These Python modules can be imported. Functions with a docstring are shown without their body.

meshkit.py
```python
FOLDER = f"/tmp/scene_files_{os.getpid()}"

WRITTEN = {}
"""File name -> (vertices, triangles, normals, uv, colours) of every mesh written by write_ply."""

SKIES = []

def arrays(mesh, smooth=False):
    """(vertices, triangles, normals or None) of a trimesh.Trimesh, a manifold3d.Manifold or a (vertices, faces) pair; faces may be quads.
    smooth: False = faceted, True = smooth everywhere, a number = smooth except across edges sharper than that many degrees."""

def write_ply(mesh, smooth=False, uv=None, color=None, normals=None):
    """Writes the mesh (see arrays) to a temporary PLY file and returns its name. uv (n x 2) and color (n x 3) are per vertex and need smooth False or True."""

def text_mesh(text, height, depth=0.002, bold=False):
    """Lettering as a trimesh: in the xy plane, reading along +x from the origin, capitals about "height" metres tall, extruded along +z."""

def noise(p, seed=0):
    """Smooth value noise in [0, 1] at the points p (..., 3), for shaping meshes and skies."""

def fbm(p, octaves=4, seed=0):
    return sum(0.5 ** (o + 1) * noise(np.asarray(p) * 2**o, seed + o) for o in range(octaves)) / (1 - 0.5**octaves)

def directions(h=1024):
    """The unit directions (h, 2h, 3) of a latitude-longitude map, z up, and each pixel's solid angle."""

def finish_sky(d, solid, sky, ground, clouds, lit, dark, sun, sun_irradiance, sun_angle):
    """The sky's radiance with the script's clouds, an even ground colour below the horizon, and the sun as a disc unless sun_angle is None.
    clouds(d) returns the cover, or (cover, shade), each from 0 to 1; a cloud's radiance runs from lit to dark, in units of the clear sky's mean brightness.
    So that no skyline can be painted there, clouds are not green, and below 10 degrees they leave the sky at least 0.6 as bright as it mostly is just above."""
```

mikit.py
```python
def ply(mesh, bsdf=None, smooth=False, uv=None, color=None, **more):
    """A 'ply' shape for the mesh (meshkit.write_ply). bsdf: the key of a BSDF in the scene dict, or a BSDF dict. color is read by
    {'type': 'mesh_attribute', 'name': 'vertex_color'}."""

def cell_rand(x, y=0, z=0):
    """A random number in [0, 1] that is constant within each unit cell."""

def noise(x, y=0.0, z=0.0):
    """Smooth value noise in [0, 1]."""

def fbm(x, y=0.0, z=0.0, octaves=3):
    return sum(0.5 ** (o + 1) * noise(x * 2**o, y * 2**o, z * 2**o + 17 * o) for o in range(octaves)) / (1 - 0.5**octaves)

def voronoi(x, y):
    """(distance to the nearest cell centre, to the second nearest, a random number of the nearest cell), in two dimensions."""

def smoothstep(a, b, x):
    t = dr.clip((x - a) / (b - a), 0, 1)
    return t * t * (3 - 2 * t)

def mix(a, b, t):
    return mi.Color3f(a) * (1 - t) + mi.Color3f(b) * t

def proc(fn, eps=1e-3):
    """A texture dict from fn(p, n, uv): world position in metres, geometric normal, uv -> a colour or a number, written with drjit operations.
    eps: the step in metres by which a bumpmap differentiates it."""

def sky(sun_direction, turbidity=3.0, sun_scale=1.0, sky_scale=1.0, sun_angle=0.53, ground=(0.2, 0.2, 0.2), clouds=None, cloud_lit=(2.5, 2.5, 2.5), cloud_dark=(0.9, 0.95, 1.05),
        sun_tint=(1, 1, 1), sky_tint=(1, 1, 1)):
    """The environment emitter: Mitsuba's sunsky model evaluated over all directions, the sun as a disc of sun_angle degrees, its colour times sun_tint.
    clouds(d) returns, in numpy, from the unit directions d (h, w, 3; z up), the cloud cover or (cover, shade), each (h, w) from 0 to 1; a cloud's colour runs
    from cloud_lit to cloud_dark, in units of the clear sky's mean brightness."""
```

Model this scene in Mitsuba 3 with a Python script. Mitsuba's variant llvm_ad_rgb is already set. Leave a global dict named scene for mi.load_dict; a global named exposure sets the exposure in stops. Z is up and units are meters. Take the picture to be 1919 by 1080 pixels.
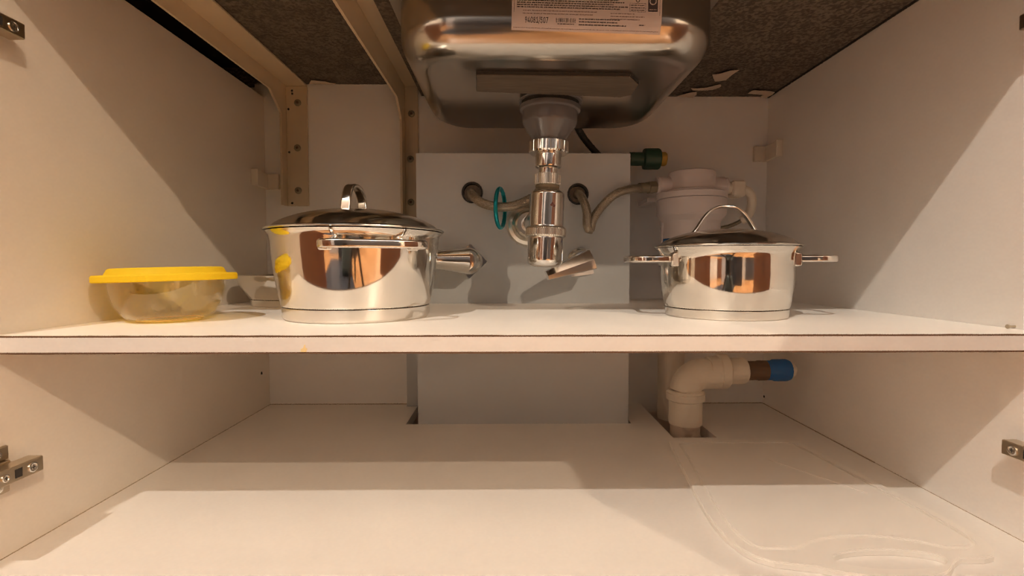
import math, numpy as np, trimesh, mitsuba as mi, mikit, meshkit, drjit as dr
from shapely.geometry import Polygon, LineString, Point, box as sbox
from shapely import affinity
T = mi.ScalarTransform4f
scene, labels = {}, {}
# World frame: x right, y into the cabinet, z up, metres; the lens stands at the origin, the kitchen floor is at z = -0.40.
# ------------------------------------------------------------------ camera, lights, exposure
exposure = 0.2
F, YAW, PITCH, ROLL = 947.6, 0.00867, -0.04051, -0.0009
def camera_axes():
    cy, sy, cp, sp = math.cos(YAW), math.sin(YAW), math.cos(PITCH), math.sin(PITCH)
    f = np.array([sy * cp, cy * cp, sp]); r = np.array([cy, -sy, 0.0]); u = np.cross(r, f)
    return math.cos(ROLL) * r + math.sin(ROLL) * u, -math.sin(ROLL) * r + math.cos(ROLL) * u, f
_r, _u, _f = camera_axes()
scene['camera'] = {'type': 'perspective', 'fov': 2 * math.degrees(math.atan(959.5 / F)), 'fov_axis': 'x', 'near_clip': 0.01,
                   'to_world': T().look_at(origin=[0, 0, 0], target=_f.tolist(), up=_u.tolist())}
BULB_A, BULB_B = (2.06, -2.28, 2.12), (-0.73, -1.25, 2.10)      # the two ceiling bulbs of the kitchen
POWER_A, POWER_B = 13.0, 9.6                                   # intensity, per steradian
TINT_A, TINT_B = np.array([1.0, 0.785, 0.575]), np.array([1.0, 0.90, 0.78])
BULB_R = 0.016
def bulb(key, c, power, tint):
    L = (tint * power / (math.pi * BULB_R ** 2)).tolist()
    scene[key + '__bulb'] = {'type': 'sphere', 'center': list(c), 'radius': BULB_R, 'emitter': {'type': 'area', 'radiance': {'type': 'rgb', 'value': L}}}
bulb('ceiling_lamp', BULB_A, POWER_A, TINT_A); bulb('ceiling_lamp_001', BULB_B, POWER_B, TINT_B)
# ------------------------------------------------------------------ cabinet measures
XL, XR, YB, YF, ZF, ZC = -0.4807, 0.5193, 1.0173, 0.42, -0.2767, 0.337
ZSL, ZSR = 0.362, 0.3395          # underside of the stone, left and right of the sink's middle
SY, SZ, ST = 0.4646, -0.0630, 0.0158   # shelf: front edge, top, thickness
BY = 0.8845                        # front of the pipe cover
# ------------------------------------------------------------------ materials
def rgb(c): return {'type': 'rgb', 'value': list(map(float, c))}
def prin(c, rough=0.5, metal=0.0, spec=0.5, **k):
    return {'type': 'principled', 'base_color': c if isinstance(c, dict) else rgb(c), 'roughness': float(rough) if not isinstance(rough, dict) else rough, 'metallic': float(metal), 'specular': float(spec), **k}
def mat(key, d, two=True):
    scene[key] = {'type': 'twosided', 'bsdf': d} if two else d
    return key
def melamine(base, amount=0.05, fleck=0.0):
    base = np.array(base)
    def fn(p, n, uv):
        a = mikit.fbm(p.x * 9 + 3, p.y * 9, p.z * 9, 3) - 0.5
        b = mikit.noise(p.x * 420, p.y * 420, p.z * 420) - 0.5
        return mi.Color3f(*base.tolist()) * (1 + amount * 2 * a + 0.03 * b)
    return mikit.proc(fn)
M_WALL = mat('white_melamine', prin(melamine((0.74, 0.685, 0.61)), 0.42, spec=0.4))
M_WALLR = mat('lightened_melamine', prin(melamine((0.86, 0.83, 0.79)), 0.42, spec=0.4))  # same melamine as M_WALL, colour lightened to supply missing light
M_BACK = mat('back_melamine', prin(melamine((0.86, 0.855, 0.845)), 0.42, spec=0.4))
M_FLOOR = mat('floor_melamine', prin(melamine((0.75, 0.72, 0.675)), 0.4, spec=0.4))
M_SHELF = mat('shelf_melamine', prin(melamine((0.77, 0.735, 0.685)), 0.38, spec=0.4))
M_EDGE = mat('edge_band', prin(melamine((0.70, 0.68, 0.65)), 0.4, spec=0.4))
M_CORE = mat('chipboard', prin((0.10, 0.055, 0.03), 0.9))
M_STAIN = mat('glue_stain', prin((0.72, 0.58, 0.30), 0.5))
M_COVER = mat('grey_panel', prin(melamine((0.515, 0.54, 0.555), 0.08), 0.28, spec=0.5))
def stone_fn(p, n, uv):
    a = mikit.noise(p.x * 300, p.y * 300, p.z * 300); b = mikit.fbm(p.x * 60, p.y * 60, p.z * 60, 3); c = mikit.noise(p.x * 620 + 9, p.y * 620, p.z * 620)
    t = mikit.smoothstep(0.35, 0.75, 0.5 * a + 0.25 * b + 0.3 * c)
    return mikit.mix((0.045, 0.036, 0.028), (0.130, 0.107, 0.082), t)
def stone_bump(p, n, uv): return mikit.noise(p.x * 260, p.y * 260, p.z * 260)
M_STONE = mat('granite_underside', {'type': 'bumpmap', 'arbitrary': mikit.proc(stone_bump, 5e-4), 'scale': 0.0012, 'bsdf': prin(mikit.proc(stone_fn), 0.85)})
M_CREAM = mat('cream_steel', prin(melamine((0.60, 0.50, 0.36), 0.10), 0.5))
M_SCREW = mat('screw_steel', prin((0.25, 0.215, 0.15), 0.45, 0.4))
def brushed(p, n, uv): return 0.15 + 0.06 * mikit.noise(p.x * 25, p.y * 700, p.z * 700)
M_SINK = mat('sink_steel', prin((0.55, 0.515, 0.47), mikit.proc(brushed), 1.0))
M_STEEL = mat('pot_steel', prin((0.82, 0.78, 0.72), 0.07, 1.0))
M_BASE = mat('pot_base_steel', prin((0.80, 0.76, 0.70), 0.16, 1.0))
def lidrough(p, n, uv): return 0.10 + 0.14 * mikit.smoothstep(0.45, 0.7, mikit.fbm(p.x * 70, p.y * 70, p.z * 70, 3))
M_LID = mat('lid_steel', prin((0.60, 0.57, 0.52), mikit.proc(lidrough), 1.0))
M_CHROME = mat('chrome', prin((0.86, 0.84, 0.80), 0.08, 1.0))
M_HAZE = mat('hazy_chrome', prin((0.82, 0.78, 0.70), 0.24, 1.0))
M_DARK = mat('dark_gap', prin((0.02, 0.017, 0.014), 0.8))
M_GREYP = mat('grey_plastic', prin((0.13, 0.125, 0.13), 0.22, spec=0.6))
M_RUBBER = mat('black_rubber', prin((0.016, 0.015, 0.014), 0.6))
def braid_fn(p, n, uv):
    a = mikit.noise(p.x * 900, p.y * 900, p.z * 900)
    return mikit.mix((0.20, 0.165, 0.12), (0.52, 0.46, 0.37), a)
M_BRAID = mat('braided_steel', prin(mikit.proc(braid_fn), 0.38, 0.75))
M_TEAL = mat('teal_metal', prin((0.02, 0.36, 0.44), 0.18, 0.85))
M_FILTER = mat('filter_plastic', prin((0.68, 0.61, 0.60), 0.36))
M_CREAMP = mat('cream_plastic', prin((0.74, 0.67, 0.57), 0.38))
M_PVC = mat('white_pvc', prin(melamine((0.72, 0.65, 0.55), 0.08), 0.36))
def grime(p, n, uv): return mikit.mix((0.55, 0.45, 0.36), (0.36, 0.27, 0.20), mikit.smoothstep(0.4, 0.7, mikit.fbm(p.x * 60, p.y * 60, p.z * 60, 3)))
M_GRIME = mat('grimy_pvc', prin(mikit.proc(grime), 0.6))
M_BROWNP = mat('brown_plastic', prin((0.115, 0.065, 0.035), 0.45))
M_BLUE = mat('blue_plastic', prin((0.008, 0.095, 0.30), 0.35))
M_GREEN = mat('green_plastic', prin((0.022, 0.062, 0.040), 0.4))
M_SEAL = mat('yellow_seal', prin((0.45, 0.28, 0.05), 0.6))
M_YELLOW = mat('yellow_lid_plastic', {'type': 'principledthin', 'base_color': rgb((0.99, 0.78, 0.05)), 'roughness': 0.5, 'diff_trans': 0.95, 'spec_trans': 0.12, 'eta': 1.45}, False)
M_CLEAR = mat('clear_plastic', {'type': 'thindielectric', 'int_ior': 1.46, 'specular_transmittance': rgb((0.98, 0.935, 0.79))}, False)  # clear bowl; the yellow tint paints in light coming through the lid
M_FOOT = mat('yellowish_plastic', prin((0.86, 0.66, 0.24), 0.3))
M_CUT = mat('milky_plastic', prin((0.78, 0.745, 0.69), 0.32, spec=0.5))
M_SCRATCH = mat('scratch', prin((0.86, 0.80, 0.72), 0.5))
M_NICKEL = mat('nickel', prin((0.56, 0.48, 0.37), 0.26, 1.0))
M_PAPER = mat('sticker_paper', prin((0.68, 0.625, 0.62), 0.5))
M_INK = mat('ink', prin((0.05, 0.04, 0.045), 0.6))
M_INK2 = mat('faint_ink', prin((0.22, 0.17, 0.165), 0.6))
M_SCRAP = mat('torn_paper', prin((0.50, 0.41, 0.33), 0.8))
def felt(p, n, uv): return mikit.mix((0.050, 0.040, 0.031), (0.125, 0.10, 0.075), mikit.fbm(p.x * 40, p.y * 260, p.z * 40, 3))
M_PAD = mat('felt_pad', prin(mikit.proc(felt), 0.8))
def wood_fn(p, n, uv): return mikit.mix((0.090, 0.034, 0.017), (0.170, 0.070, 0.035), mikit.fbm(p.x * 30, p.y * 30, p.z * 3, 3))
M_WOOD = mat('brown_wood', prin(mikit.proc(wood_fn), 0.35))
def plank_fn(p, n, uv):
    i = dr.floor(p.x / 0.12)
    g = mikit.fbm(p.x * 45, p.y * 4 + i * 7, i, 3)
    return mikit.mix((0.38, 0.18, 0.070), (0.62, 0.34, 0.155), 0.6 * g + 0.4 * mikit.cell_rand(i, dr.floor(p.y / 0.9 + mikit.cell_rand(i, 4)), 2))
M_PLANK = mat('orange_wood_floor', prin(mikit.proc(plank_fn), 0.3))
M_ROOM = mat('room_paint', prin((0.84, 0.81, 0.76), 0.8))
M_ROOFP = mat('room_ceiling_paint', prin((0.86, 0.84, 0.80), 0.8))
M_SLATE = mat('slate_front', prin((0.035, 0.038, 0.050), 0.3))
M_APPL = mat('appliance_white', prin((0.46, 0.47, 0.52), 0.3))
M_BLACK = mat('black_metal', prin((0.018, 0.018, 0.020), 0.4))
M_TEALC = mat('teal_grey_cloth', prin((0.055, 0.075, 0.082), 0.9))
# ------------------------------------------------------------------ mesh helpers
def cat(*ms):
    ms = [m for x in ms for m in (x if isinstance(x, (list, tuple)) else [x])]
    return trimesh.util.concatenate(ms)
def box(x0, x1, y0, y1, z0, z1, c=0.0):
    if c <= 0:
        m = trimesh.creation.box(extents=(x1 - x0, y1 - y0, z1 - z0)); m.apply_translation(((x0 + x1) / 2, (y0 + y1) / 2, (z0 + z1) / 2)); return m
    pts = []
    for sx in (0, 1):
        for sy in (0, 1):
            for sz in (0, 1):
                p = np.array([(x0, x1)[sx], (y0, y1)[sy], (z0, z1)[sz]]); s = np.array([1 - 2 * sx, 1 - 2 * sy, 1 - 2 * sz]) * c
                for k in range(3):
                    q = p + s; q[k] = p[k]; pts.append(q)
    return trimesh.convex.convex_hull(np.array(pts))
def frame(axis):
    a = np.array(axis, float); a /= np.linalg.norm(a)
    t = np.array([0, 0, 1.0]) if abs(a[2]) < 0.9 else np.array([1.0, 0, 0])
    u = np.cross(t, a); u /= np.linalg.norm(u)
    return u, np.cross(a, u), a
def lathe(prof, origin=(0, 0, 0), axis=(0, 0, 1), n=72, knurl=0, depth=0.0):
    """Revolves (radius, height) points; knurl: number of teeth cut into every ring."""
    prof = np.array(prof, float); ang = np.arange(n) * 2 * math.pi / n
    u, v, a = frame(axis)
    k = np.ones(n) if not knurl else 1 - depth * (np.floor(ang / (2 * math.pi) * knurl * 2) % 2)
    V = [np.array(origin) + np.outer(np.cos(ang) * r * k, u) + np.outer(np.sin(ang) * r * k, v) + h * a for r, h in prof]
    V = np.vstack(V); m = len(prof); Fs = []
    i = np.arange(n); j = (i + 1) % n
    for s in range(m - 1):
        A, B = s * n, (s + 1) * n
        if prof[s][0] > 1e-9: Fs.append(np.stack([A + i, A + j, B + j], 1))
        if prof[s + 1][0] > 1e-9: Fs.append(np.stack([A + i, B + j, B + i], 1))
    mesh = trimesh.Trimesh(V, np.vstack(Fs), process=False); mesh.merge_vertices(); mesh.remove_unreferenced_vertices()
    mesh.update_faces(mesh.nondegenerate_faces())
    if mesh.is_watertight and mesh.volume < 0: mesh.invert()
    return mesh
def spline(pts, n=40):
    from scipy.interpolate import CubicSpline
    pts = np.array(pts, float); t = np.r_[0, np.cumsum(np.linalg.norm(np.diff(pts, axis=0), axis=1))]
    return CubicSpline(t, pts)(np.linspace(0, t[-1], n))
def sweep(path, section, closed=False, up=None):
    """Sweeps a closed 2-D section (k x 2) along a path with a rotation-minimising frame."""
    P = np.array(path, float); N = len(P); S = np.array(section); k = len(S)
    tan = np.gradient(P, axis=0) if not closed else np.roll(P, -1, 0) - np.roll(P, 1, 0)
    tan /= np.linalg.norm(tan, axis=1, keepdims=True)
    u = np.array(up, float) if up is not None else frame(tan[0])[0]
    V = []
    for i in range(N):
        if up is not None: u = np.array(up, float)
        u = u - tan[i] * (u @ tan[i]); u /= np.linalg.norm(u); v = np.cross(tan[i], u)
        V.append(P[i] + np.outer(S[:, 0], u) + np.outer(S[:, 1], v))
    V = np.vstack(V); i = np.arange(k); j = (i + 1) % k; Fs = []
    for s in range(N if closed else N - 1):
        A, B = s * k, ((s + 1) % N) * k
        Fs += [np.stack([A + i, A + j, B + j], 1), np.stack([A + i, B + j, B + i], 1)]
    if not closed:
        for e, flip in ((0, 1), ((N - 1) * k, 0)):
            c = len(V); V = np.vstack([V, V[e:e + k].mean(0)]); f = np.stack([e + i, e + j, np.full(k, c)], 1)
            Fs.append(f[:, ::-1] if flip else f)
    m = trimesh.Trimesh(V, np.vstack(Fs), process=False)
    if m.volume < 0: m.invert()
    return m
def circle(r, n=20):
    a = np.arange(n) * 2 * math.pi / n; return np.stack([np.cos(a) * r, np.sin(a) * r], 1)
def rrect(w, h, c, n=4):
    out = []
    for k, (sx, sy) in enumerate(((1, 1), (-1, 1), (-1, -1), (1, -1))):
        for a in np.linspace(0, math.pi / 2, n) + k * math.pi / 2: out.append((sx * (w / 2 - c) + c * math.cos(a), sy * (h / 2 - c) + c * math.sin(a)))
    return np.array(out)
def tube(pts, r, n=48, k=18): return sweep(spline(pts, n) if len(pts) > 2 else np.linspace(pts[0], pts[1], 4), circle(r, k))
def extrude(poly, z0, z1):
    polys = getattr(poly, 'geoms', [poly]); ms = []
    for g in polys:
        m = trimesh.creation.extrude_polygon(g, z1 - z0, engine='earcut'); m.apply_translation((0, 0, z0)); ms.append(m)
    return cat(ms)
def chamfered(poly, z0, z1, c):
    """Extrusion of a polygon without holes, its upper edge chamfered."""
    b = extrude(poly, z0, z1 - c); return cat(b, extrude(poly.buffer(-c / 2), z1 - c, z1 - c / 2), extrude(poly.buffer(-c), z1 - c / 2, z1))
def turned(m, deg, axis, about=(0, 0, 0)):
    m = m.copy(); m.apply_transform(trimesh.transformations.rotation_matrix(math.radians(deg), axis, about)); return m
def moved(m, v): m = m.copy(); m.apply_translation(v); return m
def key_for(name):
    if not any(k == name or k.startswith(name + '__') for k in scene): return name
    i = 1
    while any(k == f'{name}_{i:03d}' or k.startswith(f'{name}_{i:03d}__') for k in scene): i += 1
    return f'{name}_{i:03d}'
def thing(name, label, category, group=None):
    k = key_for(name) if name not in ('ceiling_lamp',) else name
    labels[k] = {'label': label, 'category': category}
    if group: labels[k]['group'] = group
    scene[k + '__'] = {}            # holds the name until its first part is there
    return k
def part(parent, name, mesh, bsdf, smooth=30, label=None, flip=False):
    scene.pop(parent + '__', None)
    k = key_for(parent + '__' + name)
    scene[k] = mikit.ply(mesh, bsdf, smooth)
    if label: labels[k] = {'label': label}
    return k
def single(name, mesh, bsdf, label, category, smooth=30, group=None):
    k = key_for(name); scene[k] = mikit.ply(mesh, bsdf, smooth); labels[k] = {'label': label, 'category': category}
    if group: labels[k]['group'] = group
    return k
def struct(name, mesh, bsdf, label, smooth=False):
    scene[name] = mikit.ply(mesh, bsdf, smooth); labels[name] = {'label': label, 'kind': 'structure'}
    return name
# ------------------------------------------------------------------ the cabinet's shell
W = 0.018
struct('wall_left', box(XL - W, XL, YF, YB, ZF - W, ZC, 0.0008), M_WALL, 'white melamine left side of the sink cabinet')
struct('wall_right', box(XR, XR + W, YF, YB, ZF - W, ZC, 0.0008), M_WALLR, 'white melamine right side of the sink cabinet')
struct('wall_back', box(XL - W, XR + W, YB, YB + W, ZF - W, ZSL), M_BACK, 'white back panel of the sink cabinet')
fl = Polygon([(XL, YF), (XR, YF), (XR, YB), (0.340, YB), (0.340, 0.809), (0.269, 0.809), (0.269, YB), (0.2190, YB), (0.2190, BY), (-0.180, BY), (-0.180, YB), (XL, YB)])
struct('floor', extrude(fl, ZF - W, ZF), M_FLOOR, 'white melamine cabinet floor with cutouts for the pipes')
stone = sbox(-2.0, 0.384, 2.0, YB + W)
hole = sbox(-0.118, 0.585, 0.236, 0.905)
XS = -0.170
gap = sbox(-0.60, 0.412, -0.447, 1.012)
ceil = cat(extrude(stone.difference(hole).difference(gap), ZSL, 0.392), extrude(sbox(XS, 0.384, 2.0, YB + W).difference(hole), ZSR, ZSL),
           extrude(sbox(-2.0, 0.384, XS, 0.404), 0.3433, ZSL), extrude(sbox(XS, 0.384, 2.0, 0.404), 0.338, ZSR))
struct('shade_sheet_3', box(-0.61, -0.44, 0.405, 1.02, 0.3921, 0.40), M_DARK, 'black sheet standing in for the dark void over the gap in the stone')  # black sheet added so the unlit void above the gap reads dark
struct('ceiling', ceil, M_STONE, 'dark speckled underside of the granite worktop')
# dark joint line where the right side meets the stone, and dirt in the joints of floor and walls
part('wall_right', 'joint', box(XR - 0.0012, XR + 0.004, YF, YB, ZC - 0.0004, ZSR + 0.0006), M_DARK, False)
part('floor', 'joint', cat(box(XR - 0.0013, XR, 0.70, YB, ZF - 0.001, ZF + 0.0010), box(XR - 0.0006, XR, YF, 0.70, ZF - 0.001, ZF + 0.0004), box(0.34, XR, YB - 0.0016, YB, ZF - 0.001, ZF + 0.0010), box(XL, -0.18, YB - 0.0014, YB, ZF - 0.001, ZF + 0.0010),
     box(XL, XL + 0.0008, YF, YB, ZF - 0.001, ZF + 0.0005)), mat('joint_dirt', prin((0.34, 0.26, 0.18), 0.9)), False)
# the kitchen outside: floor, walls, ceiling, the neighbouring fronts
KZ = -0.40
struct('wall_kitchen_front', box(-2.3, 2.9, YB + W, YB + W + 0.05, KZ, 2.3), M_ROOM, 'painted kitchen wall behind the cabinet')
struct('wall_kitchen_back', box(-2.3, 2.9, -3.45, -3.40, KZ, 2.3), M_ROOM, 'painted kitchen wall behind the camera')
struct('wall_kitchen_left', box(-2.35, -2.3, -3.45, 1.1, KZ, 2.3), M_ROOM, 'painted kitchen wall on the left')
struct('wall_kitchen_right', box(2.9, 2.95, -3.45, 1.1, KZ, 2.3), M_ROOM, 'painted kitchen wall on the right')
struct('floor_kitchen', box(-2.35, 2.95, -3.45, 1.1, KZ - 0.05, KZ), M_PLANK, 'orange wooden kitchen floor')
struct('ceiling_kitchen', box(-2.35, 2.95, -3.45, 1.1, 2.3, 2.35), M_ROOFP, 'painted kitchen ceiling')
struct('trim_1', cat(box(-2.0, XL - W - 0.001, YF, YF + W, KZ + 0.1, 0.36), box(-0.62, -0.60, YF + W, YB, KZ + 0.1, ZSL)), M_WOOD, 'brown front of the neighbouring cabinet on the left')
struct('trim_2', box(XR + W + 0.001, 2.0, YF, YF + W, KZ + 0.1, 0.339), M_WOOD, 'brown front of the neighbouring cabinet on the right')
struct('baseboard_front', box(-2.0, 2.0, YF + 0.04, YF + 0.055, KZ, KZ + 0.105), M_WOOD, 'brown plinth under the cabinets')
# ceiling lamp fittings round the bulbs
for key, c, lab in (('ceiling_lamp', BULB_A, 'small ceiling lamp outside the picture, right behind the camera'), ('ceiling_lamp_001', BULB_B, 'small ceiling lamp outside the picture, left behind the camera')):
    labels[key] = {'label': lab, 'category': 'lamp'}
    scene[key + '__canopy'] = mikit.ply(lathe([(0, 0), (0.05, 0), (0.05, 0.02), (0, 0.02)], (c[0], c[1], 2.28)), M_ROOFP, 30)
    scene[key + '__stem'] = mikit.ply(lathe([(0, 0), (0.009, 0), (0.009, 2.28 - c[2] - 0.012), (0, 2.28 - c[2] - 0.012)], (c[0], c[1], c[2] + 0.012)), M_BLACK, 30)
# ------------------------------------------------------------------ shelf
t = thing('shelf', 'white melamine shelf board that carries the pots across the cabinet', 'shelf')
g = 0.0016
part(t, 'board', extrude(sbox(XL + 0.0006, SY + 0.0012, XR - 0.0006, YB - 0.002).difference(sbox(-0.1595, BY - 0.0008, 0.2147, 1.1)), SZ - ST, SZ), M_SHELF, False)
def ragged(z0, z1, seed):
    x = np.linspace(XL + 0.0006, XR - 0.0006, 220); q = meshkit.fbm(np.stack([x * 40, x * 0 + seed, x * 0], 1), 3, seed)
    a = z0 - 0.0009 * (q - 0.3); b = z1 + 0.0004 * (meshkit.noise(np.stack([x * 70, x * 0, x * 0], 1), seed) - 0.5)
    V = np.vstack([np.stack([x, x * 0 + SY + 0.0003, a], 1), np.stack([x, x * 0 + SY + 0.0003, b], 1), np.stack([x, x * 0 + SY + 0.004, b], 1), np.stack([x, x * 0 + SY + 0.004, a], 1)])
    n = len(x); i = np.arange(n - 1); Fs = []
    for p, q2 in ((0, 1), (1, 2), (2, 3), (3, 0)): Fs += [np.stack([p * n + i, p * n + i + 1, q2 * n + i + 1], 1), np.stack([p * n + i, q2 * n + i + 1, q2 * n + i], 1)]
    return trimesh.Trimesh(V, np.vstack(Fs), process=False)
part(t, 'glue_line', ragged(SZ - 0.0010, SZ + 0.00025, 3), M_CORE, False, 'dark glue line along the upper front edge')
part(t, 'glue_line', ragged(SZ - ST - 0.0004, SZ - ST + 0.0011, 8), M_CORE, False, 'dark glue line along the lower front edge')
part(t, 'edge_band', box(XL + 0.0006, XR - 0.0006, SY, SY + 0.0013, SZ - ST + 0.0011, SZ - 0.0010), M_EDGE, False, 'white front edge band')
part(t, 'glue_stain', extrude(Polygon([(-0.1905, 0), (-0.1855, 0), (-0.1845, .0032), (-0.1862, .0038), (-0.1862, .0068), (-0.1872, .0068), (-0.188, .0040), (-0.1905, .0026)]), 0, 0.0003).apply_transform(np.array([[1, 0, 0, 0], [0, 0, -1, SY - 0.0001], [0, 1, 0, SZ - ST + 0.0012], [0, 0, 0, 1]])), M_STAIN, False, 'yellow glue drip')
for (x, s, y, lab) in ((XL, 1, 0.531, 'small metal shelf pin under the left end of the shelf'), (XR, -1, 0.534, 'small metal shelf pin under the right end of the shelf')):
    t = thing('shelf_pin', lab, 'shelf pin')
    part(t, 'pin', lathe([(0, 0), (0.0035, 0), (0.0035, 0.010), (0.0028, 0.011), (0, 0.011)], (x, y, SZ - ST - 0.0036), (s, 0, 0), 24), M_SCREW)
    part(t, 'collar', lathe([(0, 0), (0.0052, 0), (0.0052, 0.0015), (0, 0.0015)], (x, y, SZ - ST - 0.0052), (s, 0, 0), 24), M_SCREW)
single('nail', lathe([(0, 0), (0.0011, 0), (0.0011, 0.007), (0.0022, 0.007), (0.0022, 0.0082), (0, 0.0082)], (XR, 0.511, SZ + 0.0022), (-1, 0, 0), 20), M_NICKEL, 'tiny brass nail in the right cabinet side just above the shelf', 'nail')
part('wall_left', 'hole', lathe([(0, 0), (0.003, 0), (0.0026, 0.0006), (0, 0.0006)], (XL, 0.984, -0.206), (1, 0, 0), 16), M_DARK, False, 'drilled hole')
part('wall_right', 'hole', lathe([(0, 0), (0.0026, 0), (0.0022, 0.0006), (0, 0.0006)], (XR, 1.010, -0.262), (-1, 0, 0), 16), M_DARK, False, 'drilled hole')
# ------------------------------------------------------------------ cover panel in front of the pipes
t = thing('pipe_cover', 'pale grey boxed panel standing upright against the back wall behind the drain', 'panel')
X0, X1, ZT = -0.1583, 0.2135, 0.1977
def with_holes():
    p = sbox(X0, -ZT, X1, 0.30)
    for hx, hz in ((-0.0612, 0.1302), (0.1225, 0.1275)): p = p.difference(Point(hx, -hz).buffer(0.0172))
    m = extrude(p, 0, 0.012)
    m.apply_transform(np.array([[1, 0, 0, 0], [0, 0, 1, BY], [0, -1, 0, 0], [0, 0, 0, 1.0]])); return m
part(t, 'front_panel', with_holes(), M_COVER, False)
part(t, 'side_panel', box(X0, X0 + 0.012, BY + 0.012, YB, -0.294, ZT - 0.0005), M_COVER, False)
part(t, 'side_panel', box(X1 - 0.012, X1, BY + 0.012, YB, -0.294, ZT - 0.0005), M_COVER, False)
part(t, 'shade_strip', box(-0.2005, -0.168, 0.998, YB - 0.0005, -0.276, -0.0792), M_COVER, False)  # grey strip in place of the shadow beside the panel
for hx, hz in ((-0.0612, 0.1302), (0.1225, 0.1275)):
    part(t, 'grommet', lathe([(0.0172, 0.011), (0.0172, 0), (0.0185, -0.0004), (0.0185, -0.0016), (0.0150, -0.0016), (0.0150, 0.011)], (hx, BY, hz), (0, 1, 0), 40), M_RUBBER, 30, 'black rubber grommet')
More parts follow.
